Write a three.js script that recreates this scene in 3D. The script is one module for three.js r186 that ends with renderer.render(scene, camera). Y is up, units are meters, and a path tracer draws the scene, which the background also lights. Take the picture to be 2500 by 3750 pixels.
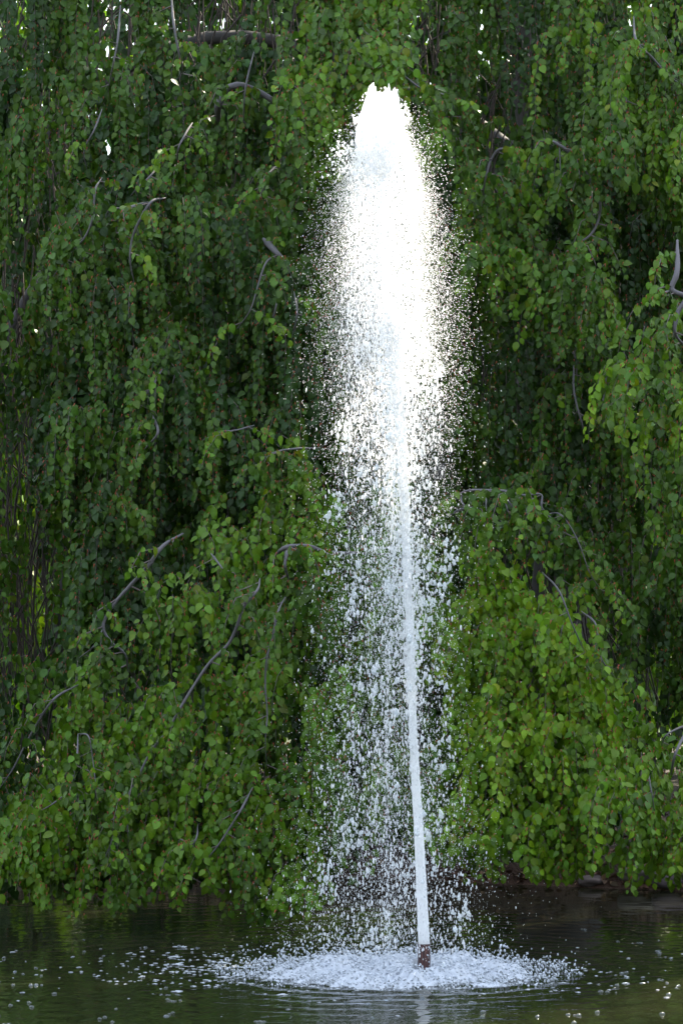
import * as THREE from 'three';
import { mergeGeometries, mergeVertices } from 'three/addons/utils/BufferGeometryUtils.js';
import { ImprovedNoise } from 'three/addons/math/ImprovedNoise.js';

// ------------------------------------------------------------------ camera, sky, sun, exposure
const scene = new THREE.Scene();
const EYE = 1.8, FOV = 20.3, PITCH = 2.31 * Math.PI / 180;
const camera = new THREE.PerspectiveCamera(FOV, 682 / 1024, 0.5, 2500);
camera.position.set(0, EYE, 0);
camera.rotation.set(PITCH, 0, 0);
const SUN_EL = 44.5 * Math.PI / 180, SUN_AZ = 24 * Math.PI / 180;
const SUN = new THREE.Vector3(Math.sin(SUN_AZ) * Math.cos(SUN_EL), Math.sin(SUN_EL), -Math.cos(SUN_AZ) * Math.cos(SUN_EL));
{
  const W = 256, H = 128, d = new Float32Array(W * H * 4);
  for (let j = 0; j < H; j++) for (let i = 0; i < W; i++) {
    const el = ((j + 0.5) / H - 0.5) * Math.PI, az = ((i + 0.5) / W - 0.5) * 2 * Math.PI;
    const v = new THREE.Vector3(Math.cos(el) * Math.cos(az), Math.sin(el), Math.cos(el) * Math.sin(az));
    const k = Math.pow(1 - Math.max(0, Math.sin(el)), 3), glow = Math.pow(Math.max(0, v.dot(SUN)), 10) * 0.6;
    const o = (j * W + i) * 4;
    d[o] = 0.26 + 0.2 * k + glow * 0.6; d[o + 1] = 0.305 + 0.18 * k + glow * 0.57; d[o + 2] = 0.38 + 0.12 * k + glow * 0.5; d[o + 3] = 1;
  }
  const sky = new THREE.DataTexture(d, W, H, THREE.RGBAFormat, THREE.FloatType);
  sky.mapping = THREE.EquirectangularReflectionMapping;
  sky.magFilter = sky.minFilter = THREE.LinearFilter; sky.needsUpdate = true;
  scene.background = sky; scene.environment = sky;
}
const sun = new THREE.DirectionalLight(new THREE.Color(1, 0.88, 0.7), 3.6);
sun.target.position.set(0.4, 2, -17);
sun.position.copy(sun.target.position).addScaledVector(SUN, 40);
sun.castShadow = true; sun.shadow.mapSize.set(2048, 2048); sun.shadow.radius = 2;
Object.assign(sun.shadow.camera, { left: -14, right: 14, top: 14, bottom: -14, near: 1, far: 120 });
scene.add(sun, sun.target);
const renderer = new THREE.WebGLRenderer({ antialias: true });
renderer.setSize(682, 1024);
renderer.toneMapping = THREE.LinearToneMapping;
renderer.toneMappingExposure = 7;
renderer.shadowMap.enabled = true;

// ------------------------------------------------------------------ helpers
function rng(a) { return () => { a |= 0; a = a + 0x6D2B79F5 | 0; let t = Math.imul(a ^ a >>> 15, 1 | a); t = t + Math.imul(t ^ t >>> 7, 61 | t) ^ t; return ((t ^ t >>> 14) >>> 0) / 4294967296; }; }
const R = rng(20240611);
const rr = (a, b) => a + (b - a) * R();
const gs = () => { let s = 0; for (let i = 0; i < 6; i++) s += R(); return (s - 3) * 1.41; };
const lerp = (a, b, t) => a + (b - a) * t, clamp = (x, a, b) => Math.min(b, Math.max(a, x));
const smooth = (a, b, x) => { const t = clamp((x - a) / (b - a), 0, 1); return t * t * (3 - 2 * t); };
const PN = new ImprovedNoise();
const noise = (x, y, z = 0.5) => PN.noise(x, y, z);
const fbm = (x, y, z = 0.5, o = 4) => { let s = 0, a = 1, n = 0; for (let i = 0; i < o; i++) { s += a * PN.noise(x, y, z); n += a; a *= 0.5; x *= 2.03; y *= 2.03; z *= 2.03; } return s / n; };
const V = (x, y, z) => new THREE.Vector3(x, y, z);
const FPX = 1875 / Math.tan(FOV * Math.PI / 360);                       // focal length in photograph pixels (2500 x 3750)
function at(sx, sy, depth) {                                            // a place seen at that pixel, that many metres away
  const u = (sx - 1250) / FPX, v = (1875 - sy) / FPX, c = Math.cos(PITCH), s = Math.sin(PITCH);
  const y = v * c + s, z = -c + v * s, t = depth / -z;
  return V(u * t, EYE + y * t, -depth);
}
function seen(p) {                                                      // the pixel of a place
  const c = Math.cos(PITCH), s = Math.sin(PITCH), y = p.y - EYE, yc = y * c + p.z * s, zc = -y * s + p.z * c;
  return [1250 + FPX * p.x / -zc, 1875 - FPX * yc / -zc];
}
function curve(tab, x) { if (x <= tab[0][0]) return tab[0][1]; for (let i = 1; i < tab.length; i++) if (x <= tab[i][0]) return lerp(tab[i - 1][1], tab[i][1], (x - tab[i - 1][0]) / (tab[i][0] - tab[i - 1][0])); return tab[tab.length - 1][1]; }
function tag(o, label, category, group, kind) { if (label) o.userData.label = label; if (category) o.userData.category = category; if (group) o.userData.group = group; if (kind) o.userData.kind = kind; return o; }
function add(o, name, parent = scene) { o.name = name; o.castShadow = o.receiveShadow = true; parent.add(o); return o; }
const mat = (rgb, roughness, more = {}) => new THREE.MeshPhysicalMaterial({ color: new THREE.Color().setRGB(...rgb), roughness, metalness: 0, ...more });
class Shell {                                                           // collects triangles
  constructor() { this.p = []; this.i = []; this.c = []; }
  v(p, c) { this.p.push(p.x, p.y, p.z); if (c) this.c.push(...c); return this.p.length / 3 - 1; }
  tube(pts, radii, sides) {
    let prev = -1; const up = V(0.31, 0.2, 0.93);
    pts.forEach((p, k) => {
      const t = V().subVectors(pts[Math.min(k + 1, pts.length - 1)], pts[Math.max(k - 1, 0)]).normalize();
      const a = V().crossVectors(t, up).normalize(), b = V().crossVectors(t, a);
      const first = this.p.length / 3;
      for (let s = 0; s < sides; s++) { const w = s / sides * 2 * Math.PI; this.v(V().copy(p).addScaledVector(a, Math.cos(w) * radii[k]).addScaledVector(b, Math.sin(w) * radii[k])); }
      if (prev >= 0) for (let s = 0; s < sides; s++) { const n = (s + 1) % sides; this.i.push(prev + s, first + s, prev + n, prev + n, first + s, first + n); }
      prev = first;
    });
  }
  build() {
    const g = new THREE.BufferGeometry();
    g.setAttribute('position', new THREE.Float32BufferAttribute(this.p, 3));
    if (this.c.length) g.setAttribute('color', new THREE.Float32BufferAttribute(this.c, 3));
    g.setIndex(this.i); g.computeVertexNormals(); return g;
  }
}
function noiseTex(n, fn, srgb) {
  const d = new Uint8Array(n * n * 4);
  for (let j = 0; j < n; j++) for (let i = 0; i < n; i++) { const c = fn(i / n, j / n); for (let k = 0; k < 3; k++) d[(j * n + i) * 4 + k] = clamp(c[k], 0, 1) * 255; d[(j * n + i) * 4 + 3] = 255; }
  const t = new THREE.DataTexture(d, n, n); t.wrapS = t.wrapT = THREE.RepeatWrapping; t.magFilter = THREE.LinearFilter; t.minFilter = THREE.LinearMipmapLinearFilter; t.generateMipmaps = true;
  if (srgb) t.colorSpace = THREE.SRGBColorSpace; t.needsUpdate = true; return t;
}

// ------------------------------------------------------------------ ground: pond bed, bank and lawn in one sheet
const shoreZ = x => -20.7 + 0.55 * clamp(x, -4, 4) * 0.75 + 0.22 * noise(x * 0.9, 3.1) + 0.07 * noise(x * 4.1, 7.7);
function groundY(x, z) {
  const far = shoreZ(x) - z, near = z + 2.5 + 0.4 * noise(x * 0.4, 9), side = Math.abs(x) - 24 + 2 * noise(z * 0.2, 5);
  const e = Math.max(far, near, side);
  if (e < 0) return Math.max(-0.9, e * 0.5);
  const h = 0.2 * smooth(0, 0.3, e) + 0.2 * smooth(0.25, 2.2, e) + 0.012 * Math.min(e, 60);
  return h + (0.05 * fbm(x * 1.7, z * 1.7) + 0.018 * fbm(x * 9, z * 9)) * smooth(0, 0.3, e) + 0.01 * fbm(x * 30, z * 30) * smooth(0, 0.1, e);
}
function spaced(parts) { const a = []; for (const [x0, x1, n] of parts) for (let i = 0; i < n; i++) a.push(lerp(x0, x1, i / n)); a.push(parts[parts.length - 1][1]); return a; }
function sheet(xs, zs, fy, color) {
  const s = new Shell(), nx = xs.length;
  for (const z of zs) for (const x of xs) s.v(V(x, fy(x, z), z), color && color(x, z));
  for (let j = 0; j + 1 < zs.length; j++) for (let i = 0; i + 1 < nx; i++) { const a = j * nx + i, b = a + nx; s.i.push(a, b, a + 1, a + 1, b, b + 1); }
  const g = s.build(), uv = []; for (const z of zs) for (const x of xs) uv.push(x, z); g.setAttribute('uv', new THREE.Float32BufferAttribute(uv, 2)); return g;
}
{
  const xs = spaced([[-900, -60, 12], [-60, -8, 22], [-8, -3.2, 30], [-3.2, 3.6, 240], [3.6, 8, 30], [8, 60, 22], [60, 900, 12]]);
  const zs = spaced([[-1500, -80, 14], [-80, -30, 40], [-30, -23.2, 60], [-23.2, -18.2, 190], [-18.2, -16, 16], [-16, 4, 30], [4, 60, 20], [60, 700, 10]]);
  const color = (x, z) => {
    const e = shoreZ(x) - z, n = fbm(x * 2.3, z * 2.3), f = fbm(x * 14, z * 14), lawn = smooth(7, 10.5, Math.hypot((x - 1) * 0.8, z + 23.5) + n);
    const soil = [0.03 + 0.02 * n + 0.02 * f, 0.02 + 0.012 * n + 0.014 * f, 0.014 + 0.008 * n + 0.01 * f];
    const red = smooth(0.3, 0.0, e) * 0.03; soil[0] += red; soil[1] += red * 0.2;
    const grass = [0.04 + 0.015 * n, 0.075 + 0.02 * n, 0.014];
    return soil.map((v, k) => clamp(lerp(v, grass[k], lawn), 0.008, 0.4));
  };
  const grain = noiseTex(512, (u, v) => { const a = Math.sin(u * 6.283 * 60 + 5 * Math.sin(v * 6.283 * 7)) * Math.sin(v * 6.283 * 53 + 4 * Math.sin(u * 6.283 * 9)); const b = 0.5 + 0.28 * a + 0.3 * (R() - 0.5); return [b, b, b]; });
  const g = add(new THREE.Mesh(sheet(xs, zs, groundY, color), mat([1, 1, 1], 0.95, { vertexColors: true, bumpMap: grain, bumpScale: 0.02 })), 'ground');
  tag(g, null, null, null, 'structure'); g.userData.label = 'dark reddish brown earth bank under the tree at the far edge of the pond';
}

// ------------------------------------------------------------------ water of the pond
const PIPE = at(1552, 3572, 15); PIPE.y = 0;
const foamC = V(0.30, 0, -15.02);
function waterY(x, z) {
  const fade = smooth(-4.5, -3.2, x) * smooth(4.7, 3.4, x) * smooth(-22.4, -21, z) * smooth(-11, -12, z);
  if (fade <= 0) return 0;
  const r = Math.hypot(x - foamC.x, z - foamC.z), near = smooth(3.4, 0.5, r);
  let h = 0.0011 * noise(x * 2.6, z * 3.4, 1) + (0.0009 + 0.0026 * near) * noise(x * 7.5, z * 9.5, 2) + (0.0003 + 0.0022 * near) * noise(x * 19, z * 24, 3) + 0.0011 * near * noise(x * 46, z * 46, 4);
  h += (0.0012 + 0.003 * smooth(1.7, 0.6, r)) * Math.sin(r * 34 + 1.6 * noise(x * 1.3, z * 1.3, 6)) * smooth(4.5, 0.6, r) * (0.6 + 0.8 * noise(x * 1.9, z * 1.9, 8));
  return h * fade;
}
{
  const xs = spaced([[-24, -4, 10], [-4, -2.6, 30], [-2.6, 3.2, 330], [3.2, 4.6, 30], [4.6, 24, 10]]);
  const zs = spaced([[-24, -21.6, 8], [-21.6, -16.6, 150], [-16.6, -12.6, 260], [-12.6, -11, 24], [-11, 0, 8]]);
  const w = add(new THREE.Mesh(sheet(xs, zs, waterY), mat([0.011, 0.012, 0.006], 0.06, { ior: 1.33, specularIntensity: 0.8 })), 'water');
  tag(w, 'dark rippled pond water around the fountain', null, null, 'structure');
}

// ------------------------------------------------------------------ weeping beech: leaves
function leafGeometry(fold, curl, wave) {
  const t = [0, 0.12, 0.34, 0.6, 0.84, 1], w = [0.03, 0.25, 0.38, 0.34, 0.17, 0], s = new Shell(), rows = [];
  t.forEach((q, k) => {
    const y = -q, z = -curl * q * q, row = [];
    for (const e of k === 5 ? [0] : [-1, 0, 1]) row.push(s.v(V(e * w[k], y, z + Math.abs(e) * (fold * w[k] + wave * Math.sin(k * 2.4 + e)))));
    rows.push(row);
  });
  for (let k = 0; k < 4; k++) for (let e = 0; e < 2; e++) { const a = rows[k], b = rows[k + 1]; s.i.push(a[e], b[e], a[e + 1], a[e + 1], b[e], b[e + 1]); }
  s.i.push(rows[4][0], rows[5][0], rows[4][1], rows[4][1], rows[5][0], rows[4][2]);
  return s.build();
}
const leafGeos = [leafGeometry(0.25, 0.12, 0.02), leafGeometry(0.45, 0.25, 0.03), leafGeometry(0.12, 0.32, 0.04)];
const leafMat = mat([1, 1, 1], 0.45, { transmission: 0.42, thickness: 0, ior: 1.4, specularIntensity: 0.6, side: THREE.DoubleSide });
const TONES = { deepShade: [0.021, 0.060, 0.006], mid: [0.051, 0.116, 0.006], fresh: [0.094, 0.190, 0.007], lime: [0.145, 0.268, 0.008] };  // interior shade and the brightness of lit boughs are put into these tones
const leaves = [];                                                     // { m: Matrix4, c: [r,g,b], d: depth, g: variant }
const budBits = [];
const twigs = new Shell();
const M = new THREE.Matrix4(), X = V(), Y = V(), Z = V();
function leaf(p, along, face, size, tone, vary = 0.2) {
  Y.copy(along).normalize().negate(); Z.copy(face).addScaledVector(Y, -face.dot(Y)).normalize(); X.crossVectors(Y, Z);
  const wide = size * rr(0.88, 1.1);
  const m = new THREE.Matrix4().makeBasis(X.clone().multiplyScalar(wide), Y.clone().multiplyScalar(size), Z.clone().multiplyScalar(size)).setPosition(p);
  const b = 1 + vary * gs(), h = 0.10 * gs() + (R() < 0.025 ? 0.5 : 0);
  leaves.push({ m, c: [clamp(tone[0] * b * (1 + h), 0.01, 0.3), clamp(tone[1] * b, 0.02, 0.4), clamp(tone[2] * b * (1 - h), 0.004, 0.1)], d: -p.z, p: p.clone(), g: Math.floor(R() * 3) });
}
const OUT = V(0, 0, 1);
// one hanging strand: a thin twig with leaves in two ranks, drooping from p
function strand(p, dir, len, tone, { size = 0.054, step = 0.0245, stopY = -9, out = OUT, twig = true, bare = 0, thick = 0.0022 } = {}) {
  const d = dir.clone().normalize(), q = p.clone(), pts = [q.clone()], sway = rr(0, 6.28), sw = rr(0.1, 0.35);
  let side = R() < 0.5 ? 1 : -1, run = 0, k = 0;
  const yaw = gs() * 0.5, o = V(out.x * Math.cos(yaw) + out.z * Math.sin(yaw), out.y, out.z * Math.cos(yaw) - out.x * Math.sin(yaw));
  const across = V(o.z, 0, -o.x).normalize();
  while (run < len) {
    d.x += sw * 0.12 * Math.sin(run * 14 + sway); d.z += 0.02 * Math.cos(run * 11 + sway); d.y -= 0.2; d.normalize();
    q.addScaledVector(d, step); run += step; k++;
    if (q.y < stopY) break;
    if (k % 6 === 0) pts.push(q.clone());
    if (run < bare) continue;
    const n = R() < 0.35 ? 2 : 1;
    for (let j = 0; j < n; j++) {
      side = -side;
      const a = V(0, -0.9 + 0.35 * gs(), 0).addScaledVector(across, side * rr(0.15, 0.65)).addScaledVector(o, rr(-0.1, 0.5));
      const f = o.clone().addScaledVector(across, side * rr(-0.2, 0.55) + 0.3 * gs()); f.y += 0.35 + 0.3 * gs();
      const tip = clamp(run / len, 0, 1), s = size * (rr(0.5, 1.25) + 0.3 * Math.pow(R(), 3)) * (1 - 0.25 * tip * tip);
      const b = q.clone().addScaledVector(across, side * rr(0.003, 0.026)).addScaledVector(o, rr(-0.012, 0.02));
      leaf(b, a, f, s, tone);
      if (R() < 0.3) budBits.push([b.x, b.y - 0.004, b.z + 0.004, rr(0.014, 0.03), rr(-0.6, 0.6)]);
    }
  }
  pts.push(q.clone());
  if (twig && pts.length > 2) twigs.tube(pts, pts.map((_, i) => lerp(thick, 0.001, i / (pts.length - 1))), 3);
}
function tress(p, tone, { n = 4, spread = 0.055, len = 0.6, reach = 0.5, ...more } = {}) {
  const lean = V(gs() * reach, rr(-0.1, 0.35), 0.25 + 0.3 * R());
  for (let i = 0; i < n; i++) strand(V(p.x + gs() * spread, p.y + gs() * spread * 1.4, p.z + gs() * spread * 0.8), V(lean.x + 0.35 * gs(), lean.y - R() * 0.5, lean.z + 0.2 * gs()), len * rr(0.55, 1.25), tone, more);
}
// a mass of foliage: between a top and a bottom outline (photograph pixels), its lower part nearer than its upper
function mass({ x0, x1, top, bottom, near, far, n, tones, thin, ...more }) {
  let made = 0, tries = 0;
  n = Math.round(n * 0.9);
  while (made < n && tries++ < n * 20) {
    const sx = rr(x0, x1), a = curve(top, sx), b = curve(bottom, sx) - 60, sy = lerp(a, b, Math.pow(R(), 0.9));
    if (b < a) continue;
    if (thin && R() < thin(sx, sy + (more.len || 0.6) * 0.5 * FPX / far)) continue;
    const k = (sy - a) / Math.max(1, b - a), depth = lerp(far, near, k) + 0.15 * gs() + 0.6 * noise(sx / 210, sy / 300, far);
    const p = at(sx, sy, depth), stop = at(sx, curve(bottom, sx) + 30 * gs(), depth).y;
    tress(p, tones[Math.floor(R() * tones.length)], { stopY: stop, ...more });
    made++;
  }
}
const T = TONES, flat = y => [[0, y]];
const light = (x, y) => clamp(Math.exp(-(((x - 90) / 90) ** 2) - ((y - 850) / 260) ** 2) + Math.exp(-(((x - 60) / 80) ** 2) - ((y - 1650) / 300) ** 2) + Math.exp(-(((x - 190) / 80) ** 2) - ((y - 2290) / 180) ** 2) + Math.exp(-(((x - 2000) / 160) ** 2) - ((y - 930) / 190) ** 2) + 0.8 * Math.exp(-(((x - 1730) / 90) ** 2) - ((y - 1500) / 220) ** 2) + 0.45 * Math.exp(-(((x - 800) / 160) ** 2) - ((y - 200) / 300) ** 2) + 0.8 * Math.exp(-(((x - 1780) / 90) ** 2) - ((y - 330) / 230) ** 2) + 0.7 * Math.exp(-(((x - 2420) / 60) ** 2) - ((y - 500) / 500) ** 2), 0, 1);
const recess = (x, y) => clamp(0.85 * Math.exp(-(((x - 90) / 190) ** 2) - ((y - 2080) / 560) ** 2) + Math.exp(-(((x - 120) / 70) ** 2) - ((y - 330) / 260) ** 2) + 0.9 * Math.exp(-(((x - 60) / 110) ** 2) - ((y - 1850) / 480) ** 2) + 0.9 * Math.exp(-(((x - 2010) / 75) ** 2) - ((y - 260) / 330) ** 2) + 0.9 * Math.exp(-(((x - 1560) / 90) ** 2) - ((y - 320) / 200) ** 2) + 0.95 * Math.exp(-(((x - 2210) / 110) ** 2) - ((y - 2230) / 400) ** 2) + 0.8 * Math.exp(-(((x - 500) / 45) ** 2) - ((y - 250) / 160) ** 2) + 0.8 * Math.exp(-(((x - 830) / 70) ** 2) - ((y - 300) / 260) ** 2) + 0.7 * Math.exp(-(((x - 1720) / 100) ** 2) - ((y - 1350) / 330) ** 2) + 0.7 * Math.exp(-(((x - 520) / 70) ** 2) - ((y - 1330) / 200) ** 2), 0, 1);
const gap = (x, y) => 0.97 * Math.max(light(x, y), recess(x, y));
// the bough that reaches out over the water on the near side
mass({ x0: 1690, x1: 2250, top: [[1690, 1880], [1780, 1950], [1900, 1950], [1990, 1990], [2070, 1950], [2110, 2060], [2150, 2200], [2130, 2290], [2190, 2440], [2250, 2530]], bottom: [[1690, 2980], [1760, 3060], [1830, 3215], [1960, 3190], [2000, 3235], [2060, 3190], [2110, 3175], [2160, 2960], [2250, 2900]], near: 16.9, far: 17.5, n: 112, tones: [T.fresh, T.lime, T.lime], len: 0.4, thin: (x, y) => Math.max(0.97 * Math.exp(-(((x - 2150) / 75) ** 2) - ((y - 3050) / 260) ** 2), 0.8 * smooth(0.1, 0.35, noise(x / 130, y / 170, 3.3))) });
mass({ x0: 2150, x1: 2900, top: [[2150, 2450], [2290, 2570], [2400, 2690], [2500, 2790], [2900, 2900]], bottom: [[2150, 2800], [2200, 3080], [2250, 3170], [2350, 3195], [2450, 3215], [2900, 3190]], near: 16.8, far: 17.2, n: 60, tones: [T.fresh, T.lime, T.fresh], len: 0.4, thin: (x, y) => 0.97 * Math.exp(-(((x - 2150) / 75) ** 2) - ((y - 3050) / 260) ** 2) });
mass({ x0: 1740, x1: 2300, top: [[1740, 2500], [2300, 2600]], bottom: [[1740, 3120], [2050, 3130], [2300, 3060]], near: 18.1, far: 18.4, n: 32, tones: [T.deepShade, T.mid], len: 0.5, thin: (x, y) => 0.95 * Math.exp(-(((x - 2150) / 110) ** 2) - ((y - 2850) / 400) ** 2) });
// the long skirt that slopes down to the water before the trunk
const skirtTop = [[-60, 3040], [60, 2950], [110, 2830], [180, 2700], [290, 2540], [350, 2380], [440, 2200], [560, 2040], [700, 1910], [850, 1800], [1000, 1690], [1180, 1650], [1400, 1720], [1700, 1950]];
const skirtBottom = [[-60, 3200], [110, 3240], [230, 3265], [350, 3275], [460, 3305], [560, 3335], [640, 3290], [800, 3250], [900, 3295], [985, 3365], [1060, 3300], [1150, 3250], [1300, 3190], [1500, 3150], [1740, 3130]];
mass({ x0: 60, x1: 1740, top: skirtTop, bottom: skirtBottom, near: 16.9, far: 18.0, n: 270, tones: [T.mid, T.fresh, T.fresh], len: 0.42, thin: (x, y) => smooth(0.05, 0.3, noise(x / 230, y / 200, 4.4)) * 0.9 });
mass({ x0: 100, x1: 1740, top: skirtTop.map(([x, y]) => [x, y + 120]), bottom: skirtBottom.map(([x, y]) => [x, y - 90]), near: 17.7, far: 18.6, n: 110, tones: [T.deepShade], len: 0.55 });
// further out to the left
mass({ x0: -700, x1: 140, top: [[-700, 2300], [0, 2420], [140, 2600]], bottom: [[-700, 3150], [0, 3190], [60, 3210], [140, 3080]], near: 18.3, far: 18.9, n: 80, tones: [T.deepShade, T.mid], len: 0.6 });
// the tall curtain on the left, in two depths
mass({ x0: -700, x1: 1220, top: flat(-300), bottom: [[-700, 2600], [300, 2550], [700, 2150], [1220, 1900]], near: 18.9, far: 20.0, n: 330, tones: [T.deepShade, T.mid, T.mid], len: 0.95, size: 0.06, step: 0.029, spread: 0.05, thin: (x, y) => Math.max(gap(x, y), 0.95 * smooth(0.0, 0.25, noise(x / 150, y / 330, 1.7))) });
mass({ x0: 250, x1: 1240, top: [[250, 700], [700, 560], [1240, 820]], bottom: [[250, 2000], [600, 1900], [1240, 1750]], near: 18.4, far: 18.9, n: 110, tones: [T.mid, T.mid, T.deepShade], len: 0.6, thin: (x, y) => Math.max(gap(x, y), 0.9 * smooth(-0.05, 0.2, noise(x / 210, y / 300, 8.7))) });
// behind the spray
mass({ x0: 1100, x1: 1760, top: flat(500), bottom: flat(2300), near: 19.1, far: 19.9, n: 130, tones: [T.deepShade, T.mid], len: 0.7, thin: (x, y) => Math.max(0.8 * smooth(1600, 1740, x), gap(x, y)) });
// the fresh curtain at the top, over the jet
mass({ x0: 1060, x1: 1500, top: flat(-500), bottom: [[1060, 560], [1130, 640], [1250, 560], [1400, 420], [1500, 340]], near: 18.0, far: 18.6, n: 80, tones: [T.fresh, T.mid, T.fresh], len: 0.55, reach: 0.3 });
mass({ x0: 1480, x1: 1650, top: [[1480, 290], [1560, 330], [1650, 360]], bottom: [[1480, 520], [1560, 640], [1650, 640]], near: 18.0, far: 18.2, n: 11, tones: [T.mid, T.fresh], len: 0.36, reach: 0.3, n: 11 });
// mounds and curtain on the right
mass({ x0: 1700, x1: 2200, top: [[1700, 640], [1780, 600], [1850, 570], [1990, 530], [2080, 580], [2160, 680], [2200, 760]], bottom: [[1700, 1000], [1800, 1050], [1950, 1250], [2200, 1350]], near: 18.3, far: 18.9, n: 56, tones: [T.mid, T.mid, T.fresh], len: 0.5, reach: 0.3, thin: (x, y) => 0.85 * light(x, y) });
mass({ x0: 1560, x1: 3200, top: flat(-500), bottom: [[1560, 1600], [1800, 1850], [2150, 2150], [2500, 2600], [3200, 2900]], near: 18.8, far: 20.0, n: 330, tones: [T.mid, T.deepShade, T.mid], len: 0.95, thin: (x, y) => Math.max(gap(x, y), 0.95 * smooth(0.0, 0.25, noise(x / 150, y / 330, 5.2)), 0.75 * smooth(2100, 1600, x) * smooth(900, 300, y)) });
mass({ x0: 2060, x1: 2700, top: [[2060, -300], [2700, -400]], bottom: [[2060, 500], [2300, 700], [2700, 900]], near: 18.2, far: 18.8, n: 70, tones: [T.fresh, T.mid], len: 0.6, reach: 0.3, thin: (x, y) => 0.8 * smooth(-0.02, 0.2, noise(x / 150, y / 260, 2.2)) });
mass({ x0: 2290, x1: 3000, top: [[2290, 1230], [2400, 1130], [2500, 1080], [3000, 1000]], bottom: [[2290, 1500], [2380, 2000], [2500, 2200], [3000, 2300]], near: 17.4, far: 17.9, n: 78, tones: [T.fresh, T.fresh, T.lime, T.mid], len: 0.5 });
// inner foliage and dense heart, shade painted into their tone; bare hanging twigs; far curtain, sun shining through, its tone brightened too
mass({ x0: -900, x1: 3400, top: flat(-500), bottom: flat(2900), near: 21.0, far: 22.6, n: 150, tones: [T.deepShade], len: 0.9, spread: 0.13, size: 0.07, step: 0.045, thin: (x, y) => Math.max(0.97 * light(x, y), 0.85 * recess(x, y)) });
mass({ x0: -1200, x1: 3700, top: flat(-700), bottom: flat(2950), near: 24.2, far: 25.2, n: 250, tones: [T.deepShade], len: 1.2, spread: 0.16, size: 0.09, step: 0.055, twig: false, thin: (x, y) => Math.max(0.98 * light(x, y), 0.5 * recess(x, y)) });
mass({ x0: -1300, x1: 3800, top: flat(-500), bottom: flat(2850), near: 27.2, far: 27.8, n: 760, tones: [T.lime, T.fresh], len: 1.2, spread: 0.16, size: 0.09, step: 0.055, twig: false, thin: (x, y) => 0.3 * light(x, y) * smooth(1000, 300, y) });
const bareShadeTwigs = new Shell();  // packed into the hollows, their dark colour standing in for shade
for (let i = 0; i < 1500;) { const sx = rr(-300, 2800), sy = rr(-500, 2500); if (R() > 0.22 + 0.78 * recess(sx, sy + 250) - 0.2 * light(sx, sy + 250)) continue; i++; const p = at(sx, sy, rr(20.3, 23.4)), q = []; const l = rr(0.6, 1.7), dx = gs() * 0.1, dz = gs() * 0.1; for (let k = 0; k <= 5; k++) q.push(V(p.x + dx * Math.sqrt(k) + 0.02 * gs(), p.y - l * k / 5, p.z + dz * k / 5)); bareShadeTwigs.tube(q, q.map((_, k) => lerp(0.0075, 0.003, k / 5)), 4); }
// the dome of the crown, mostly out of view, shaped to shade the lower fountain
{
  let n = 0;
  while (n < 700) {
    const a = rr(0, 6.283), b = Math.acos(rr(-0.05, 1)), k = R() < 0.13 ? rr(1, 1.22) : Math.pow(R(), 0.18), s = Math.sin(b) * k;
    const p = V(1.4 + 7.4 * s * Math.cos(a), 4.5 + 4.9 * Math.cos(b) * k, -23.4 + 5.2 * s * Math.sin(a));
    const [, sy] = seen(p); if (sy > -750 && p.z > -25.5) continue; if (p.y < 5.2) continue;
    tress(p, R() < 0.5 ? T.mid : T.deepShade, { n: 4, spread: 0.24, len: 0.9, size: 0.1, step: 0.06, twig: false, out: V(Math.cos(a), 0, Math.sin(a)) }); n++;
  }
}
const beech = add(new THREE.Group(), 'weeping_beech'); beech.position.set(1.75, 0.45, -23);
tag(beech, 'tall weeping beech whose fresh green leaf curtains hang down to the pond', 'tree');
const B = beech.position, local = g => g.translate(-B.x, -B.y, -B.z);
// bark, trunk, limbs and boughs
const barkBump = noiseTex(256, (u, v) => { const b = 0.5 + 0.3 * fbm(u * 24, v * 8, 2) + 0.2 * (R() - 0.5); return [b, b, b]; });
const bark = mat([0.088, 0.082, 0.09], 0.75, { bumpMap: barkBump, bumpScale: 0.004 }), barkDark = mat([0.04, 0.036, 0.036], 0.9), twigMat = mat([0.09, 0.072, 0.07], 0.8);  // barkDark puts interior shade into the colour of trunk and inner limbs
function round(pts, per = 6) { return new THREE.CatmullRomCurve3(pts, false, 'centripetal').getPoints((pts.length - 1) * per); }
function limb(name, pts, r0, r1, m, sides = 8, knobs = 0.12, tip = 1) {
  const s = new Shell(), c = round(pts), ph = rr(0, 50);
  s.tube(c, c.map((p, i) => lerp(r0, r1, i / (c.length - 1)) * Math.min(1, tip + (1 - tip) * 7 * Math.min(i, c.length - 1 - i) / c.length) * (1 + knobs * noise(i * 0.6, ph))), sides);
  return add(new THREE.Mesh(local(s.build()), m), name, beech);
}
{
  const s = new Shell(), c = round([V(1.75, 0.25, -23), V(1.72, 1.4, -23), V(1.8, 3, -23), V(1.7, 5, -23.1), V(1.4, 7, -23.3), V(1.1, 8.6, -23.4)], 10);
  s.tube(c, c.map((p, i) => lerp(0.3, 0.09, i / (c.length - 1)) * (1 + 0.5 * Math.exp(-i / 2.5)) * (1 + 0.06 * noise(i * 0.4, 3))), 14);
  add(new THREE.Mesh(local(s.build()), barkDark), 'trunk', beech);
}
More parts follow.
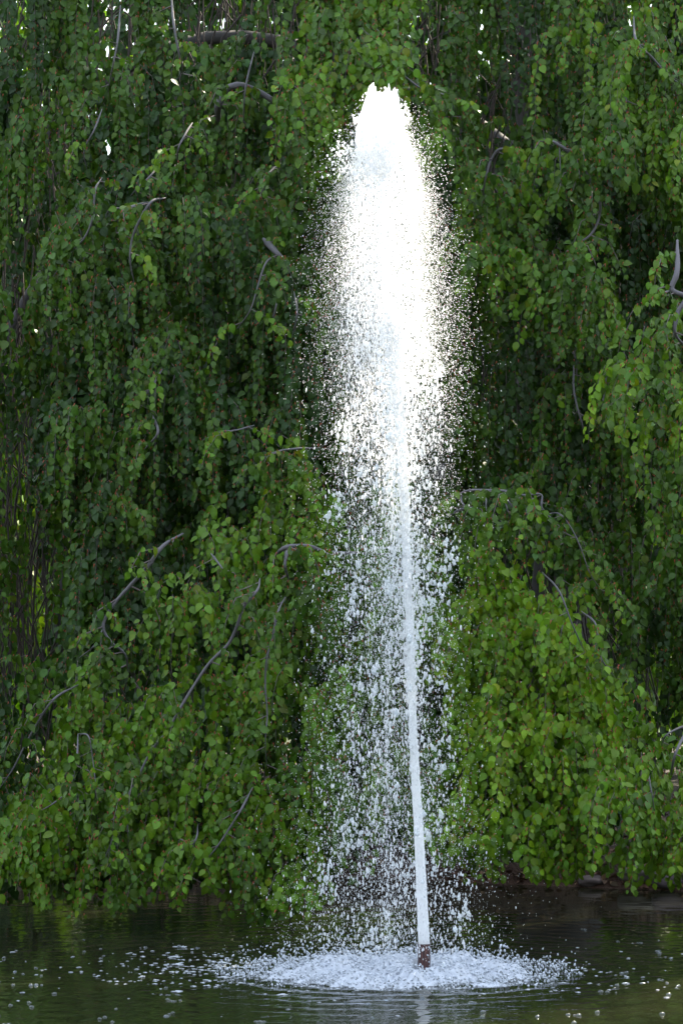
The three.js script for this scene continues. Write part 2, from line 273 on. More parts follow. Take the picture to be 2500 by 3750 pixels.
const mains = [[[1.75, 4.6, -23], [0.6, 5.9, -22.2], [-1, 6.2, -21.2], [-2.2, 5.2, -20.4], [-2.6, 3.4, -20]], [[1.75, 3.2, -23], [0.8, 4.2, -22], [-0.4, 4.3, -21], [-1, 3.6, -20.3], [-1.2, 2.6, -19.8]], [[1.75, 2.4, -23], [1, 3, -21.5], [0.3, 2.6, -19.6], [0.0, 2.25, -18.4]], [[1.75, 5.2, -23], [2.8, 6.2, -22], [3.4, 5.8, -20.8], [3.5, 4, -20]],
  [[1.75, 3, -23], [2.3, 3.8, -21.6], [2.6, 3.7, -20.2], [2.4, 2.9, -19.2]], [[1.75, 5.8, -23], [1, 6.8, -21.6], [0.4, 6.4, -19.8], [0.3, 5.6, -19]], [[1.75, 4, -23], [0, 5, -23.2], [-2, 4.9, -22.5], [-2.7, 3.6, -21.8], [-2.7, 1.6, -21.4]], [[1.75, 5, -23], [2.6, 6, -24.5], [3.2, 5.5, -26.4], [3.3, 3.6, -27]], [[1.75, 5.4, -23], [0.6, 6.4, -24.8], [-0.4, 5.6, -26.6], [-0.6, 3, -27.2]], [[1.75, 4.4, -23], [1.9, 5.4, -21.8], [1.95, 5, -20.8], [1.95, 3.7, -20.4]]];
mains.forEach((m, k) => limb('limb', m.map(p => V(...p)), 0.085 - 0.003 * k, 0.016, barkDark, 8));
// boughs that show between the leaves: photograph pixels, distance, width in pixels
const boughs = [
  [19.0, 36, [800, 440], [803, 380], [830, 327], [877, 313], [940, 333], [1000, 370], [1030, 420]],
  [19.2, 12, [628, -20], [642, 104], [658, 207], [672, 270]], [18.6, 9, [375, 650], [350, 700], [339, 797], [311, 869], [255, 929], [215, 988], [160, 1060]],
  [18.25, 12, [606, 725], [550, 745], [518, 797], [486, 869], [477, 956], [494, 1044]], [18.4, 17, [560, 738], [478, 761], [434, 785], [426, 850]], [18.4, 9, [470, 765], [410, 765], [390, 790]],
  [18.35, 28, [965, 875], [1020, 933], [1070, 985]], [18.2, 9, [1016, 933], [972, 964], [948, 1036], [917, 1132], [869, 1203]], [18.2, 10, [1036, 1036], [1012, 1116], [988, 1227]], [18.2, 9, [1076, 1068], [1088, 1148], [1068, 1240]],
  [18.9, 10, [442, 20], [430, 160], [414, 231], [400, 310]], [18.6, 10, [705, 450], [678, 494], [654, 542], [650, 610]], [18.5, 9, [590, 590], [550, 646], [510, 685], [478, 717]], [18.7, 8, [375, 399], [343, 478], [307, 550], [319, 622]], [18.3, 11, [1028, 598], [980, 646], [964, 693], [984, 757]],
  [18.2, 14, [1991, 510], [2031, 522], [2079, 554], [2127, 606], [2159, 662], [2195, 733], [2191, 797], [2159, 861], [2079, 917], [2055, 996]], [18.3, 13, [1940, 572], [1864, 552], [1832, 546], [1800, 582], [1776, 662], [1764, 757]], [18.1, 11, [2318, 60], [2334, 159], [2390, 215], [2446, 279], [2510, 315]], [18.3, 11, [2286, 231], [2290, 367], [2290, 462], [2270, 518], [2222, 566], [2175, 590]],
  [17.2, 25, [2478, 880], [2472, 1004], [2458, 1060], [2510, 1088], [2482, 1140], [2470, 1215], [2510, 1270]], [17.2, 10, [2458, 1060], [2406, 1084], [2376, 1122]], [17.2, 8, [2474, 1150], [2420, 1170], [2390, 1195]], [17.9, 7, [1473, 271], [1553, 327], [1633, 350], [1657, 375], [1653, 454]], [18.1, 7, [2047, 542], [2051, 630]],
  [16.9, 12, [1665, 1822], [1712, 1796], [1792, 1796], [1856, 1800], [1912, 1812], [1979, 1812], [1983, 1856], [2003, 1884], [2047, 1928], [2071, 1983]], [16.9, 7, [2007, 1880], [2055, 1888], [2095, 1944], [2127, 2015], [2159, 2095], [2199, 2159]], [16.9, 8, [1824, 1802], [1864, 1840], [1896, 1888], [1914, 1960]], [16.9, 7, [1840, 1806], [1860, 1872], [1884, 1950]], [17.0, 13, [1640, 1890], [1704, 1862], [1760, 1862], [1824, 1904], [1870, 1955]], [16.9, 8, [1688, 1808], [1696, 1848], [1744, 1896], [1790, 1965]], [16.9, 6, [1780, 1800], [1778, 1880], [1790, 1940]], [16.9, 6, [1912, 1815], [1928, 1888], [1930, 1980]],
  [18.3, 9, [2278, 1266], [2246, 1298], [2222, 1362], [2206, 1489], [2206, 1580]], [18.5, 9, [2099, 1338], [2103, 1441], [2127, 1545], [2147, 1610]], [16.75, 9, [1983, 2095], [2047, 2167], [2095, 2278], [2140, 2390]], [16.75, 8, [2127, 2238], [2183, 2294], [2200, 2406], [2250, 2480]],
  [17.35, 17, [670, 1954], [590, 2007], [542, 2071], [478, 2143], [414, 2214], [379, 2294], [407, 2350], [454, 2390], [470, 2460]], [17.35, 8, [379, 2300], [343, 2366], [290, 2410]], [17.2, 20, [1004, 2037], [1044, 2007], [1068, 2000], [1140, 2003], [1190, 2018], [1300, 2025], [1450, 2030]], [17.2, 16, [1054, 2007], [1044, 2071], [1058, 2125]],
  [16.95, 14, [952, 2119], [940, 2167], [893, 2222], [869, 2286], [837, 2358], [773, 2422], [717, 2500], [654, 2604], [614, 2675], [558, 2747], [510, 2835], [478, 2899], [462, 2946], [470, 3042], [478, 3180]],
  [17.7, 9, [1170, 1640], [1076, 1645], [1020, 1652], [972, 1672], [940, 1712]], [17.9, 8, [932, 1557], [861, 1577], [800, 1579]], [17.3, 10, [773, 2027], [813, 2079], [847, 2140]], [17.0, 10, [1044, 2187], [1020, 2246], [996, 2342], [976, 2406], [972, 2500], [980, 2620], [972, 2700], [976, 2800]], [18.2, 13, [558, 1521], [578, 1585], [530, 1645]], [18.2, 9, [596, 1351], [550, 1425], [478, 1505]],
  [16.75, 9, [287, 2687], [279, 2803], [247, 2899], [191, 2946], [155, 2966]], [16.75, 6, [290, 2687], [327, 2699], [343, 2779], [351, 2883], [347, 2960]], [17.6, 10, [287, 2508], [199, 2564], [143, 2636], [104, 2707], [48, 2819], [-10, 2900]], [16.75, 9, [925, 2883], [885, 2962], [845, 3026], [797, 3098], [749, 3154], [700, 3212]], [16.75, 8, [725, 3020], [717, 3074], [702, 3098], [662, 3074], [654, 3150]], [16.75, 7, [455, 2990], [399, 3106], [372, 3195]], [16.7, 14, [2520, 2660], [2470, 2763], [2454, 2840]], [16.7, 7, [2366, 2811], [2382, 2899], [2400, 3010]], [17.0, 9, [2520, 2650], [2440, 2690], [2420, 2730]],
  [18.8, 9, [930, 190], [900, 330], [890, 470]], [18.5, 8, [690, 1250], [640, 1380], [620, 1500]], [20.3, 34, [270, 2960], [330, 2740], [390, 2520]], [20.4, 26, [230, 2100], [215, 2300], [250, 2520]], [20.3, 20, [60, 650], [110, 760], [70, 900]],
];
for (const [d, w, ...px] of boughs) {
  px.forEach((q, i) => { if (i && i < px.length - 1) { q[0] += 7 * noise(q[1] / 31, w, 3); q[1] += 5 * noise(q[0] / 31, w, 6); } });
  const pts = px.map(([x, y], i) => at(x, y, d + (d < 17.6 ? -0.09 : -0.12) + 0.06 * noise(i * 0.9, w * 3.3, d) + (i === 0 ? 0.22 : i === px.length - 1 ? 0.16 : 0))), r = w / 2 / (FPX / d) * 0.88;
  limb('branch', pts, r * 1.1, r * 0.55, d > 20 ? barkDark : bark, 8, 0.2, 0.4);
  // short side twigs
  const c = round(pts, 3);
  for (let i = 1; i < c.length; i += 2) if (R() < 0.85) strand(c[i], V(gs(), 0.35, 0.3 + 0.4 * R()), rr(0.12, 0.4), R() < 0.5 ? T.mid : T.fresh, { thick: Math.min(0.006, r * 0.5), bare: 0.06 });
}
tag(add(new THREE.Mesh(local(bareShadeTwigs.build()), mat([0.04, 0.03, 0.027], 0.9)), 'bare_shade_twigs', beech), null, null, null, 'stuff');
tag(add(new THREE.Mesh(local(twigs.build()), twigMat), 'twigs', beech), null, null, null, 'stuff');
{
  // the nearest leaves are parts one by one, the others one mass
  const inFrame = leaves.filter(l => { const [x, y] = seen(l.p); return x > 30 && x < 2470 && y > 30 && y < 3300 && !(x > 1150 && x < 1720); });
  const picked = new Set(inFrame.sort((a, b) => a.d - b.d).slice(0, 900).filter((_, i) => i % 3 === 0).slice(0, 300));
  const tints = [T.mid, T.fresh, T.fresh, T.lime, T.mid].map((t, k) => mat(t.map(v => v * (0.9 + 0.08 * k)), 0.45, { transmission: 0.42, thickness: 0, ior: 1.4, specularIntensity: 0.6, side: THREE.DoubleSide }));
  let k = 0; const turn = new THREE.Matrix4().makeTranslation(-B.x, -B.y, -B.z);
  for (const l of picked) { const m = new THREE.Mesh(leafGeos[l.g], tints[k++ % 5]); m.applyMatrix4(turn.clone().multiply(l.m)); add(m, 'leaf', beech); }
  const rest = leaves.filter(l => !picked.has(l));
  leafGeos.forEach((g, v) => {
    const own = rest.filter(l => l.g === v), im = new THREE.InstancedMesh(g, leafMat, own.length), c = new THREE.Color();
    own.forEach((l, i) => { im.setMatrixAt(i, turn.clone().multiply(l.m)); im.setColorAt(i, c.setRGB(...l.c)); });
    tag(add(im, 'foliage', beech), null, null, null, 'stuff');
  });
  const bit = new THREE.ConeGeometry(0.16, 1, 4, 1).toNonIndexed(), im = new THREE.InstancedMesh(bit, mat([0.26, 0.06, 0.03], 0.8), budBits.length), q = new THREE.Quaternion(), e = new THREE.Euler();
  budBits.forEach(([x, y, z, s, a], i) => im.setMatrixAt(i, M.compose(V(x - B.x, y - B.y, z - B.z), q.setFromEuler(e.set(a, 0, 3.14 + a)), V(s, s, s))));
  tag(add(im, 'bud_scales', beech), null, null, null, 'stuff');
}

// ------------------------------------------------------------------ stones on the bank, shrubs beyond
function stone(sx, sy, d, size, label) {
  const g = mergeVertices(new THREE.IcosahedronGeometry(1, 4).deleteAttribute('uv').deleteAttribute('normal')), p = g.attributes.position, ph = rr(0, 90);
  for (let i = 0; i < p.count; i++) { const v = V().fromBufferAttribute(p, i), k = 1 + 0.35 * noise(v.x * 1.1 + ph, v.y * 1.1, v.z * 1.1) + 0.1 * noise(v.x * 4 + ph, v.y * 4, v.z * 4); v.multiplyScalar(k); v.x = clamp(v.x, -0.8, 0.8); p.setXYZ(i, v.x * size * 1.6, v.y * size * 0.6, v.z * size); }
  g.computeVertexNormals();
  const m = add(new THREE.Mesh(g, mat([0.08, 0.07, 0.06].map(v => v * rr(0.75, 1.15)), 0.9, { bumpMap: barkBump, bumpScale: 0.004 })), 'stone');
  m.position.copy(at(sx, sy, d)); m.rotation.y = rr(-0.5, 0.5); m.position.y = groundY(m.position.x, m.position.z) + size * 0.1;
  tag(m, label, 'stone', 'stones on the far bank');
}
stone(2460, 3200, 19.75, 0.11, 'grey flat stone on the bank at the far right edge under the beech');
stone(2330, 3190, 19.9, 0.1, 'grey weathered stone on the bank under the drooping tips of the bright bough');
stone(2165, 3205, 19.95, 0.07, 'small dark stone on the red earth bank in the dark gap between two leaf curtains');
stone(2250, 3250, 19.5, 0.035, 'tiny pale stone at the waterline right below the bank');
{
  // last year's leaves and twigs lying on the bank
  const n = 4200, im = new THREE.InstancedMesh(leafGeos[1], mat([1, 1, 1], 0.85, { side: THREE.DoubleSide }), n), c = new THREE.Color();
  for (let i = 0; i < n; i++) {
    const x = rr(-4, 4.4), z = shoreZ(x) - 0.04 - 2.6 * Math.pow(R(), 1.7), s = rr(0.03, 0.065);
    Y.set(gs(), 0.25 * gs(), gs()).normalize(); Z.set(0.4 * gs(), 1, 0.4 * gs()); Z.addScaledVector(Y, -Z.dot(Y)).normalize(); X.crossVectors(Y, Z);
    im.setMatrixAt(i, new THREE.Matrix4().makeBasis(X.clone().multiplyScalar(s), Y.clone().multiplyScalar(s), Z.clone().multiplyScalar(s)).setPosition(x, groundY(x, z) + rr(0.006, 0.022), z));
    const t = rr(0.5, 1.5); im.setColorAt(i, c.setRGB(0.085 * t, 0.042 * t * rr(0.8, 1.3), 0.022 * t));
  }
  tag(add(im, 'fallen_leaves'), 'brown fallen leaves littering the dark bank below the tree', 'leaf litter', null, 'stuff');
}
{
  const shrubs = [[-6.4, -38, 2.6, 'pale green shrub in the sun far behind the left end of the beech'], [-2.6, -37, 2.3, 'low sunny shrub glimpsed through the gap in the left leaf curtain'], [1.2, -39, 2.9, 'bright yellow green shrub glimpsed behind the trunk of the beech'], [4.4, -37.5, 2.5, 'sunny round shrub glimpsed through the right leaf curtain'], [8, -40, 3.2, 'tall sunny shrub far behind the right end of the beech']];
  for (const [x, z, h, label] of shrubs) {
    const g = add(new THREE.Group(), 'shrub' + (shrubs.findIndex(s => s[3] === label) ? '_00' + shrubs.findIndex(s => s[3] === label) : '')); g.position.set(x, groundY(x, z), z); tag(g, label, 'shrub', 'shrubs beyond the tree');
    const st = new Shell(), n = 2600, im = new THREE.InstancedMesh(leafGeos[0], leafMat, n), c = new THREE.Color();
    for (let k = 0; k < 7; k++) st.tube([V(0, 0, 0), V(gs() * 0.3, h * 0.4, gs() * 0.3), V(gs() * 0.7, h * 0.8, gs() * 0.7)], [0.04, 0.025, 0.008], 5);
    for (let i = 0; i < n; i++) {
      const a = rr(0, 6.283), b = Math.acos(rr(-0.4, 1)), k = Math.pow(R(), 0.3) * (1 + 0.35 * noise(a * 1.4, b * 2, x));
      Y.set(gs() * 0.5, 0.6 + gs() * 0.4, gs() * 0.5).normalize(); Z.set(gs(), gs(), gs()); Z.addScaledVector(Y, -Z.dot(Y)).normalize(); X.crossVectors(Y, Z); const s = rr(0.09, 0.15);
      im.setMatrixAt(i, new THREE.Matrix4().makeBasis(X.clone().multiplyScalar(s), Y.clone().multiplyScalar(s), Z.clone().multiplyScalar(s)).setPosition(h * 0.62 * Math.sin(b) * Math.cos(a) * k, h * 0.48 + h * 0.5 * Math.cos(b) * k, h * 0.55 * Math.sin(b) * Math.sin(a) * k));
      const t = rr(0.8, 1.2); im.setColorAt(i, c.setRGB(0.07 * t, 0.11 * t, 0.01));
    }
    add(new THREE.Mesh(st.build(), barkDark), 'stem', g); tag(add(im, 'foliage', g), null, null, null, 'stuff');
  }
}

{
  const n = 80000, im = new THREE.InstancedMesh(leafGeos[1], leafMat, n), c = new THREE.Color();
  for (let i = 0; i < n; i++) {
    const a = i < 55000 ? rr(-2.4, -0.74) : rr(-0.74, 3.88), rad = 36 + 2.5 * gs() + 2 * noise(a * 9, 3), x = rad * 1.25 * Math.cos(a), z = -17 + rad * Math.sin(a), hgt = 10 + 2.5 * noise(a * 5, 2) + 0.8 * noise(a * 17, 6), y = Math.pow(R(), 0.8) * hgt, s = rr(0.5, 0.95);  // arc round the sides and rear is added to cut low sky light
    Y.set(gs() * 0.6, 0.6 + gs() * 0.4, gs() * 0.6).normalize(); Z.set(gs(), gs(), gs()); Z.addScaledVector(Y, -Z.dot(Y)).normalize(); X.crossVectors(Y, Z);
    im.setMatrixAt(i, new THREE.Matrix4().makeBasis(X.clone().multiplyScalar(s), Y.clone().multiplyScalar(s), Z.clone().multiplyScalar(s)).setPosition(x, 0.5 + y, z));
    const t = rr(0.7, 1.25); im.setColorAt(i, c.setRGB(0.075 * t, 0.1 * t, 0.006));
  }
  tag(add(im, 'wood_with_added_ring'), 'sunny green wood glimpsed through gaps in the leaf curtains, with an added unseen arc round the pond that cuts sky light', 'wood', null, 'stuff');
}

// ------------------------------------------------------------------ fountain: rusty pipe, jet, plume, falling drops, froth
{
  const pipe = add(new THREE.Group(), 'fountain_pipe'); pipe.position.copy(PIPE);
  tag(pipe, 'short rusty brown steel pipe standing in the froth, the water jet rising from it', 'fountain pipe');
  const rust = noiseTex(256, (u, v) => { const n = fbm(u * 14, v * 14, 3), f = fbm(u * 50, v * 50, 5); const k = smooth(0.1, 0.4, n + 0.4 * f); return [0.21 + 0.13 * k + 0.1 * f, 0.1 + 0.09 * k + 0.06 * f, 0.09 + 0.08 * k + 0.05 * f]; }, true);
  const top = at(1552, 3456, 15).y, wall = [[0.033, -0.6], [0.033, top - 0.002], [0.0315, top], [0.028, top], [0.0275, top - 0.01], [0.0275, top - 0.12]].map(p => new THREE.Vector2(...p));
  add(new THREE.Mesh(new THREE.LatheGeometry(wall, 32), mat([1, 1, 1], 0.5, { map: rust, bumpMap: barkBump, bumpScale: 0.0015, clearcoat: 0.5, clearcoatRoughness: 0.15 })), 'pipe', pipe);
  const rim = add(new THREE.Mesh(new THREE.TorusGeometry(0.031, 0.0028, 8, 40).rotateX(Math.PI / 2), mat([0.05, 0.025, 0.02], 0.5)), 'rim', pipe); rim.position.y = top - 0.003;
}
const jet = add(new THREE.Group(), 'water_jet'); jet.position.copy(PIPE);
tag(jet, 'tall white water jet rising from the pipe and falling back as drops', 'water jet');
const toJet = g => g.translate(-PIPE.x, -PIPE.y, -PIPE.z);
const foamMat = mat([0.93, 0.94, 0.95], 0.95, { transmission: 0.6, thickness: 0, ior: 1.33, side: THREE.DoubleSide });
const headMat = mat([0.97, 0.97, 0.97], 1, { transmission: 0.95, thickness: 0, ior: 1.33, side: THREE.DoubleSide });
const jetAxis = [[340, 1412], [700, 1422], [1100, 1440], [1400, 1455], [1700, 1474], [2000, 1487], [2300, 1500], [2700, 1512], [3000, 1530], [3200, 1540], [3456, 1552]];
{
  // the smooth column, fraying upwards
  const half = [[1150, 20], [1300, 24], [1500, 20], [1700, 17], [2000, 15], [2300, 15], [2600, 14.5], [3000, 18], [3200, 20], [3456, 21]];
  const s = new Shell(), N = 420, S = 28; let prev = -1;
  for (let j = 0; j <= N; j++) {
    const sy = lerp(3458, 1130, j / N), c = at(curve(jetAxis, sy) + 3 * noise(sy / 90, 4) * smooth(3200, 2200, sy), sy, 15), r0 = curve(half, sy) / 735, rough = smooth(3420, 1700, sy), first = s.p.length / 3;
    for (let i = 0; i < S; i++) {
      const a = i / S * 6.2832, ca = Math.cos(a), sa = Math.sin(a);
      const k = 1 + 0.05 * noise(ca * 3, sa * 3, sy / 300) + 0.07 * noise(ca * 9, sa * 9, sy / 400) + (0.05 + 0.28 * rough) * noise(ca * 2.2, sa * 2.2, sy / 55) + 0.4 * rough * noise(ca * 4, sa * 4, sy / 24) + 0.25 * rough * noise(ca * 9, sa * 9, sy / 11);
      s.v(V(c.x + r0 * k * ca, c.y, c.z + r0 * k * sa));
    }
    if (prev >= 0) for (let i = 0; i < S; i++) { const n = (i + 1) % S; s.i.push(prev + i, first + i, prev + n, prev + n, first + i, first + n); }
    prev = first;
  }
  add(new THREE.Mesh(toJet(s.build()), foamMat), 'jet_column', jet);
}
{
  // the head: a lumpy body of aerated water with a torn top
  const left = [[345, 1362], [360, 1340], [390, 1330], [440, 1306], [470, 1300], [540, 1300], [650, 1288], [800, 1300], [900, 1335], [1000, 1372], [1100, 1412], [1230, 1440]], right = [[345, 1446], [360, 1458], [400, 1474], [450, 1482], [560, 1490], [700, 1508], [850, 1505], [1000, 1490], [1100, 1478], [1230, 1462]];
  const s = new Shell(), N = 260, S = 72; let prev = -1;
  for (let j = 0; j <= N; j++) {
    const sy = lerp(640, 345, j / N), l = curve(left, sy), rt = curve(right, sy), c = at((l + rt) / 2, sy, 15), r0 = (rt - l) / 2 / 700 * (sy < 420 ? 0.93 : 0.96), first = s.p.length / 3;
    for (let i = 0; i < S; i++) {
      const a = i / S * 6.2832, ca = Math.cos(a), sa = Math.sin(a), low = smooth(500, 1000, sy), topness = smooth(480, 345, sy);
      const tail = smooth(520, 640, sy); const k = (1 - 0.75 * tail) + (0.1 + 0.5 * tail) * noise(ca * 2 + 7, sa * 2, sy / 60) + (0.06 + 0.25 * low) * noise(ca * 5, sa * 5, sy / 36) + (0.04 + 0.08 * low) * noise(ca * 12, sa * 12, sy / 14);
      const rise = topness * 0.75 * (0.05 * Math.exp(-(((ca + 0.8) / 0.22) ** 2)) - 0.035 * Math.exp(-(((ca + 0.3) / 0.25) ** 2)) + 0.035 * Math.exp(-(((ca - 0.5) / 0.3) ** 2)) + 0.05 * noise(ca * 2.3 + 3, sa * 2.3, 5) + 0.09 * noise(ca * 7, sa * 7, 9));
      s.v(V(c.x + r0 * k * ca, c.y + rise, c.z + r0 * k * sa));
    }
    if (prev >= 0) for (let i = 0; i < S; i++) { const n = (i + 1) % S; s.i.push(prev + i, first + i, prev + n, prev + n, first + i, first + n); }
    prev = first;
  }
  // close the top with a bumpy lid
  for (let q = 1; q <= 8; q++) { const k = 1 - q / 8, c = at(1404, 362, 15), first = s.p.length / 3; for (let i = 0; i < S; i++) { const a = i / S * 6.2832, r = 0.056 * k; s.v(V(c.x + r * Math.cos(a), c.y - 0.015 + 0.025 * noise(Math.cos(a) * 3 * k, Math.sin(a) * 3 * k, 3) * (1 - q * 0.08), c.z + r * Math.sin(a))); } for (let i = 0; i < S; i++) { const n = (i + 1) % S; s.i.push(prev + i, first + i, prev + n, prev + n, first + i, first + n); } prev = first; }
  add(new THREE.Mesh(toJet(s.build()), headMat), 'plume', jet);
}
// drops: unequal lumps drawn out by their fall
function dropGeo(detail, lump, stretch, seed) {
  const g = mergeVertices(new THREE.IcosahedronGeometry(0.5, detail).deleteAttribute('uv').deleteAttribute('normal')), p = g.attributes.position;
  for (let i = 0; i < p.count; i++) { const v = V().fromBufferAttribute(p, i), k = 1 + lump * noise(v.x * 3 + seed, v.y * 3, v.z * 3) * 2; p.setXYZ(i, v.x * k, v.y * k * stretch, v.z * k); }
  g.computeVertexNormals(); return g;
}
const dropMat = mat([0.95, 0.96, 0.97], 0.8, { transmission: 0.82, thickness: 0, ior: 1.33, side: THREE.DoubleSide });
const clearDrop = mat([0.92, 0.95, 0.97], 0.5, { transmission: 0.75, thickness: 0, ior: 1.33, side: THREE.DoubleSide }), softDrop = mat([0.94, 0.95, 0.97], 0.78, { transmission: 0.72, thickness: 0, ior: 1.33, side: THREE.DoubleSide });
function drops(name, geo, list, parent = jet, base = PIPE, m = dropMat) {
  const im = new THREE.InstancedMesh(geo, m, list.length), q = new THREE.Quaternion(), e = new THREE.Euler();
  list.forEach(([p, s, tilt, turn], i) => im.setMatrixAt(i, M.compose(V(p.x - base.x, p.y - base.y, p.z - base.z), q.setFromEuler(e.set(0, turn || 0, tilt || 0)), V(s, s, s))));
  return tag(add(im, name, parent), null, null, null, 'stuff');
}
// where the falling water is: centre and reach across, in photograph pixels
const midX = [[340, 1405], [700, 1402], [1000, 1408], [1300, 1425], [1800, 1432], [2300, 1425], [2800, 1415], [3450, 1425]];
const reach = [[340, 50], [450, 80], [600, 108], [800, 124], [1000, 138], [1300, 165], [1800, 200], [2300, 212], [2800, 245], [3150, 290], [3450, 330]];
function inPlume(sy, ring, wide) {
  const c = at(curve(midX, sy), sy, 15), R0 = curve(reach, sy) / 700, a = rr(0, 6.2832);
  const r = R0 * Math.abs(ring ? 0.82 + wide * gs() : wide * gs());
  return [V(c.x + r * Math.cos(a), c.y, c.z + r * Math.sin(a)), (r * Math.cos(a)) / R0];
}
function pickY(tab) { for (;;) { const y = rr(340, 3480); if (R() < curve(tab, y)) return y; } }
{
  const fine = [], mid = [], big = [];
  for (let i = 0; i < 135000; i++) { const sy = pickY([[360, 0.05], [480, 0.6], [580, 1], [720, 1], [900, 0.75], [1100, 0.9], [1400, 0.55], [1800, 0.22], [2600, 0.17], [3480, 0.22]]), ring = R() < 0.4; const [p, k] = inPlume(sy, ring, ring ? 0.3 : lerp(0.95, 0.8, smooth(600, 1700, sy))); fine.push([p, rr(0.0009, 0.0026) * (R() < 0.08 ? 1.6 : 1), 0.22 * k * smooth(3000, 600, sy) + 0.05 * gs()]); }
  // spray blown out to the sides of the head
  for (let i = 0; i < 22000; i++) { const sy = 480 + 560 * Math.abs(gs() * 0.75 + 0.5), k = R() < 0.62 ? 1 : -1, c = at(curve(midX, sy), sy, 15), out = curve(reach, sy) / 700 * (0.75 + Math.abs(gs()) * 0.6 * smooth(380, 900, sy) * smooth(2400, 1100, sy)); fine.push([V(c.x + k * out, c.y, c.z + 0.12 * gs()), rr(0.0009, 0.0026), k * 0.35 + 0.15 * gs()]); }
  drops('mist', dropGeo(0, 0, 2.6, 1), fine);
  for (let i = 0; i < 15000; i++) { const sy = pickY([[380, 0.1], [520, 0.45], [800, 0.5], [1150, 0.6], [1400, 0.45], [1800, 0.18], [2600, 0.13], [3480, 0.2]]), ring = R() < 0.5; const [p, k] = inPlume(sy, ring, ring ? 0.2 : 0.62); mid.push([p, rr(0.0028, 0.006) * (R() < 0.12 ? 1.7 : 1), 0.12 * k + 0.06 * gs(), rr(0, 6)]); }
  drops('drops', dropGeo(1, 0.3, 2.8, 2), mid, jet, PIPE, softDrop);
  // heavier lumps of water, falling in loose strings
  for (let s = 0; s < 85; s++) { const sy = pickY([[1000, 0.15], [1400, 0.5], [2000, 0.9], [2800, 0.8], [3400, 0.7]]); const [p] = inPlume(sy, R() < 0.85, 0.16), n = 3 + Math.floor(R() * 12); for (let i = 0; i < n; i++) big.push([V(p.x + 0.022 * gs(), p.y + 0.06 * gs(), p.z + 0.03 * gs()), rr(0.006, 0.015) * (R() < 0.1 ? 1.6 : 1), 0.12 * gs(), rr(0, 6)]); }
  drops('heavy_drops', dropGeo(2, 0.6, 2, 3), big.filter((_, i) => i % 2), jet, PIPE, clearDrop); drops('heavy_drops', dropGeo(2, 0.7, 1.6, 17), big.filter((_, i) => !(i % 2)), jet, PIPE, clearDrop);
  // shreds torn off the rising column
  const torn = [];
  for (let i = 0; i < 2600; i++) { const sy = lerp(2900, 1150, Math.pow(R(), 0.6)), c = at(curve(jetAxis, sy), sy, 15), k = smooth(3000, 1300, sy); torn.push([V(c.x + gs() * lerp(0.022, 0.06, k), c.y, c.z + gs() * lerp(0.022, 0.06, k)), rr(0.004, 0.012), 0.1 * gs(), rr(0, 6)]); }
  drops('torn_drops', dropGeo(1, 0.4, 1.8, 9), torn);
  // lobes and beads on the torn top and edge of the head
  const bead = [];
  for (const [x, y, w, n] of [[1354, 352, 9, 26], [1352, 372, 12, 24], [1410, 352, 14, 34], [1440, 350, 12, 26], [1412, 335, 5, 5], [1472, 400, 12, 30], [1482, 440, 10, 30], [1304, 440, 9, 26], [1264, 556, 16, 40], [1250, 540, 30, 40], [1240, 600, 26, 40], [1275, 620, 16, 40], [1500, 560, 14, 40]]) for (let i = 0; i < n; i++) bead.push([at(x + gs() * w, y + gs() * w, 15 + 0.04 * gs()), rr(0.003, 0.011), gs() * 0.6, rr(0, 6)]);
  drops('beads', dropGeo(2, 0.5, 1.2, 23), bead);
}
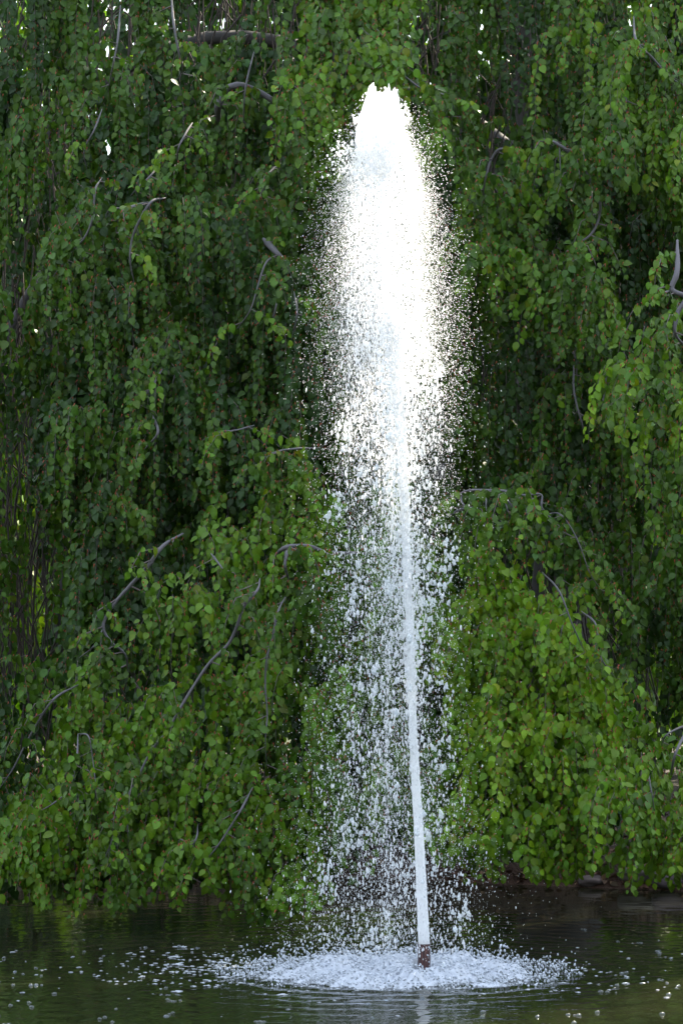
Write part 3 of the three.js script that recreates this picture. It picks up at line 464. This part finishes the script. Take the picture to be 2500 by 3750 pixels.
// froth where the water falls back
const frothD = (x, z) => { const u = (x - foamC.x) / 0.68, w = (z - foamC.z) / 0.64; return Math.hypot(u, w) + 0.34 * noise(x * 3, z * 3, 2) + 0.3 * noise(x * 8, z * 10, 4); };
{
  const f = add(new THREE.Group(), 'froth'); f.position.copy(foamC); tag(f, 'white boiling froth in a ring around the rusty pipe', 'froth', null, 'stuff');
  const xs = spaced([[-1.15, 1.75, 300]]), zs = spaced([[-16.1, -13.95, 230]]);
  const hgt = (x, z) => {
    const d = frothD(x, z), e = smooth(1.3, 0.45, d);
    const rid = 1 - Math.abs(noise(x * 11, z * 13, 3)) * 2, sm = 1 - Math.abs(noise(x * 27, z * 30, 6)) * 2;
    return -0.026 - 0.05 * smooth(0.9, 1.5, d) + e * smooth(0, 0.16, Math.hypot(x - PIPE.x, z - PIPE.z - 0.12)) * (0.075 * smooth(-0.3, 0.6, noise(x * 4.5, z * 5.5, 8)) + 0.045 * rid * rid + 0.02 * sm + 0.014 * noise(x * 60, z * 60, 1) - 0.012);
  };
  const g = sheet(xs, zs, hgt); g.translate(-foamC.x, 0, -foamC.z);
  tag(add(new THREE.Mesh(g, mat([0.42, 0.45, 0.5], 0.3, { ior: 1.33 })), 'froth_surface', f), null, null, null, 'stuff');
  const spat = [], flecks = [];
  for (let i = 0; i < 8000; i++) { const a = rr(0, 6.283), r = Math.sqrt(R()) * 1.2, x = foamC.x + 0.8 * r * Math.cos(a), z = foamC.z + 0.64 * r * Math.sin(a), d = frothD(x, z); if (R() > smooth(1.7, 0.5, d)) continue; spat.push([V(x, Math.max(hgt(x, z), 0) + 0.05 * Math.pow(R(), 2.4) * (R() < 0.16 ? 3 : 1), z), rr(0.003, 0.009), gs() * 0.5, rr(0, 6)]); }
  drops('splashes', dropGeo(1, 0.7, 1.6, 31), spat, f, foamC, mat([0.5, 0.54, 0.6], 0.35, { ior: 1.33 }));
  // flat flecks of foam drifting outwards
  let n = 0; while (n < 1300) { const x = rr(-2.2, 3.2), z = rr(-16.4, -12.9), d = x < foamC.x ? frothD(foamC.x + (x - foamC.x) * 0.62, z + 0.15) : frothD(x, z); const streak = 0.55 + 0.9 * noise(x * 2.2, z * 5, 12); if (R() > Math.exp(-Math.max(0, d - 0.9) * 3.2) * clamp(streak, 0.05, 1) + 0.0012) continue; n++; flecks.push([V(x, waterY(x, z) + 0.001, z), rr(0.005, 0.02) * (R() < 0.05 ? 2 : 1), 0, rr(0, 6)]); }
  const fg = dropGeo(2, 0.9, 0.22, 41); fg.scale(1.3, 1, 0.7);
  drops('foam_flecks', fg, flecks, f, foamC, mat([0.4, 0.43, 0.46], 0.3, { ior: 1.33 }));
}
{
  // bubbles floating on the dark water
  const list = []; let n = 0;
  while (n < 200) { const x = rr(-2.3, 3.3), z = rr(-17.6, -12.85), d = Math.hypot((x - foamC.x) / 1.2, z - foamC.z); if (d < 0.8 || R() > smooth(-17.8, -14, z) * (0.35 + 0.65 * smooth(0.05, 0.3, noise(x * 1.6, z * 2.2, 3)))) continue; n++; const k = R() < 0.3 ? 3 : 1; for (let i = 0; i < k; i++) list.push([V(x + (i ? rr(-0.03, 0.03) : 0), waterY(x, z), z + (i ? rr(-0.03, 0.03) : 0)), rr(0.005, 0.014), 0, 0]); }
  const im = new THREE.InstancedMesh(new THREE.SphereGeometry(1, 16, 7, 0, Math.PI * 2, 0, Math.PI / 2), mat([0.8, 0.85, 0.9], 0.12, { transmission: 0.96, thickness: 0, ior: 1.4, side: THREE.DoubleSide }), list.length);
  list.forEach(([p, s], i) => im.setMatrixAt(i, M.makeScale(s, s * 0.8, s).setPosition(p)));
  tag(add(im, 'bubbles'), 'clear bubbles floating scattered over the dark water in front of the froth', 'bubbles', null, 'stuff');
}
console.log('leaves', leaves.length, 'twig tris', twigs.i.length / 3);
renderer.render(scene, camera);
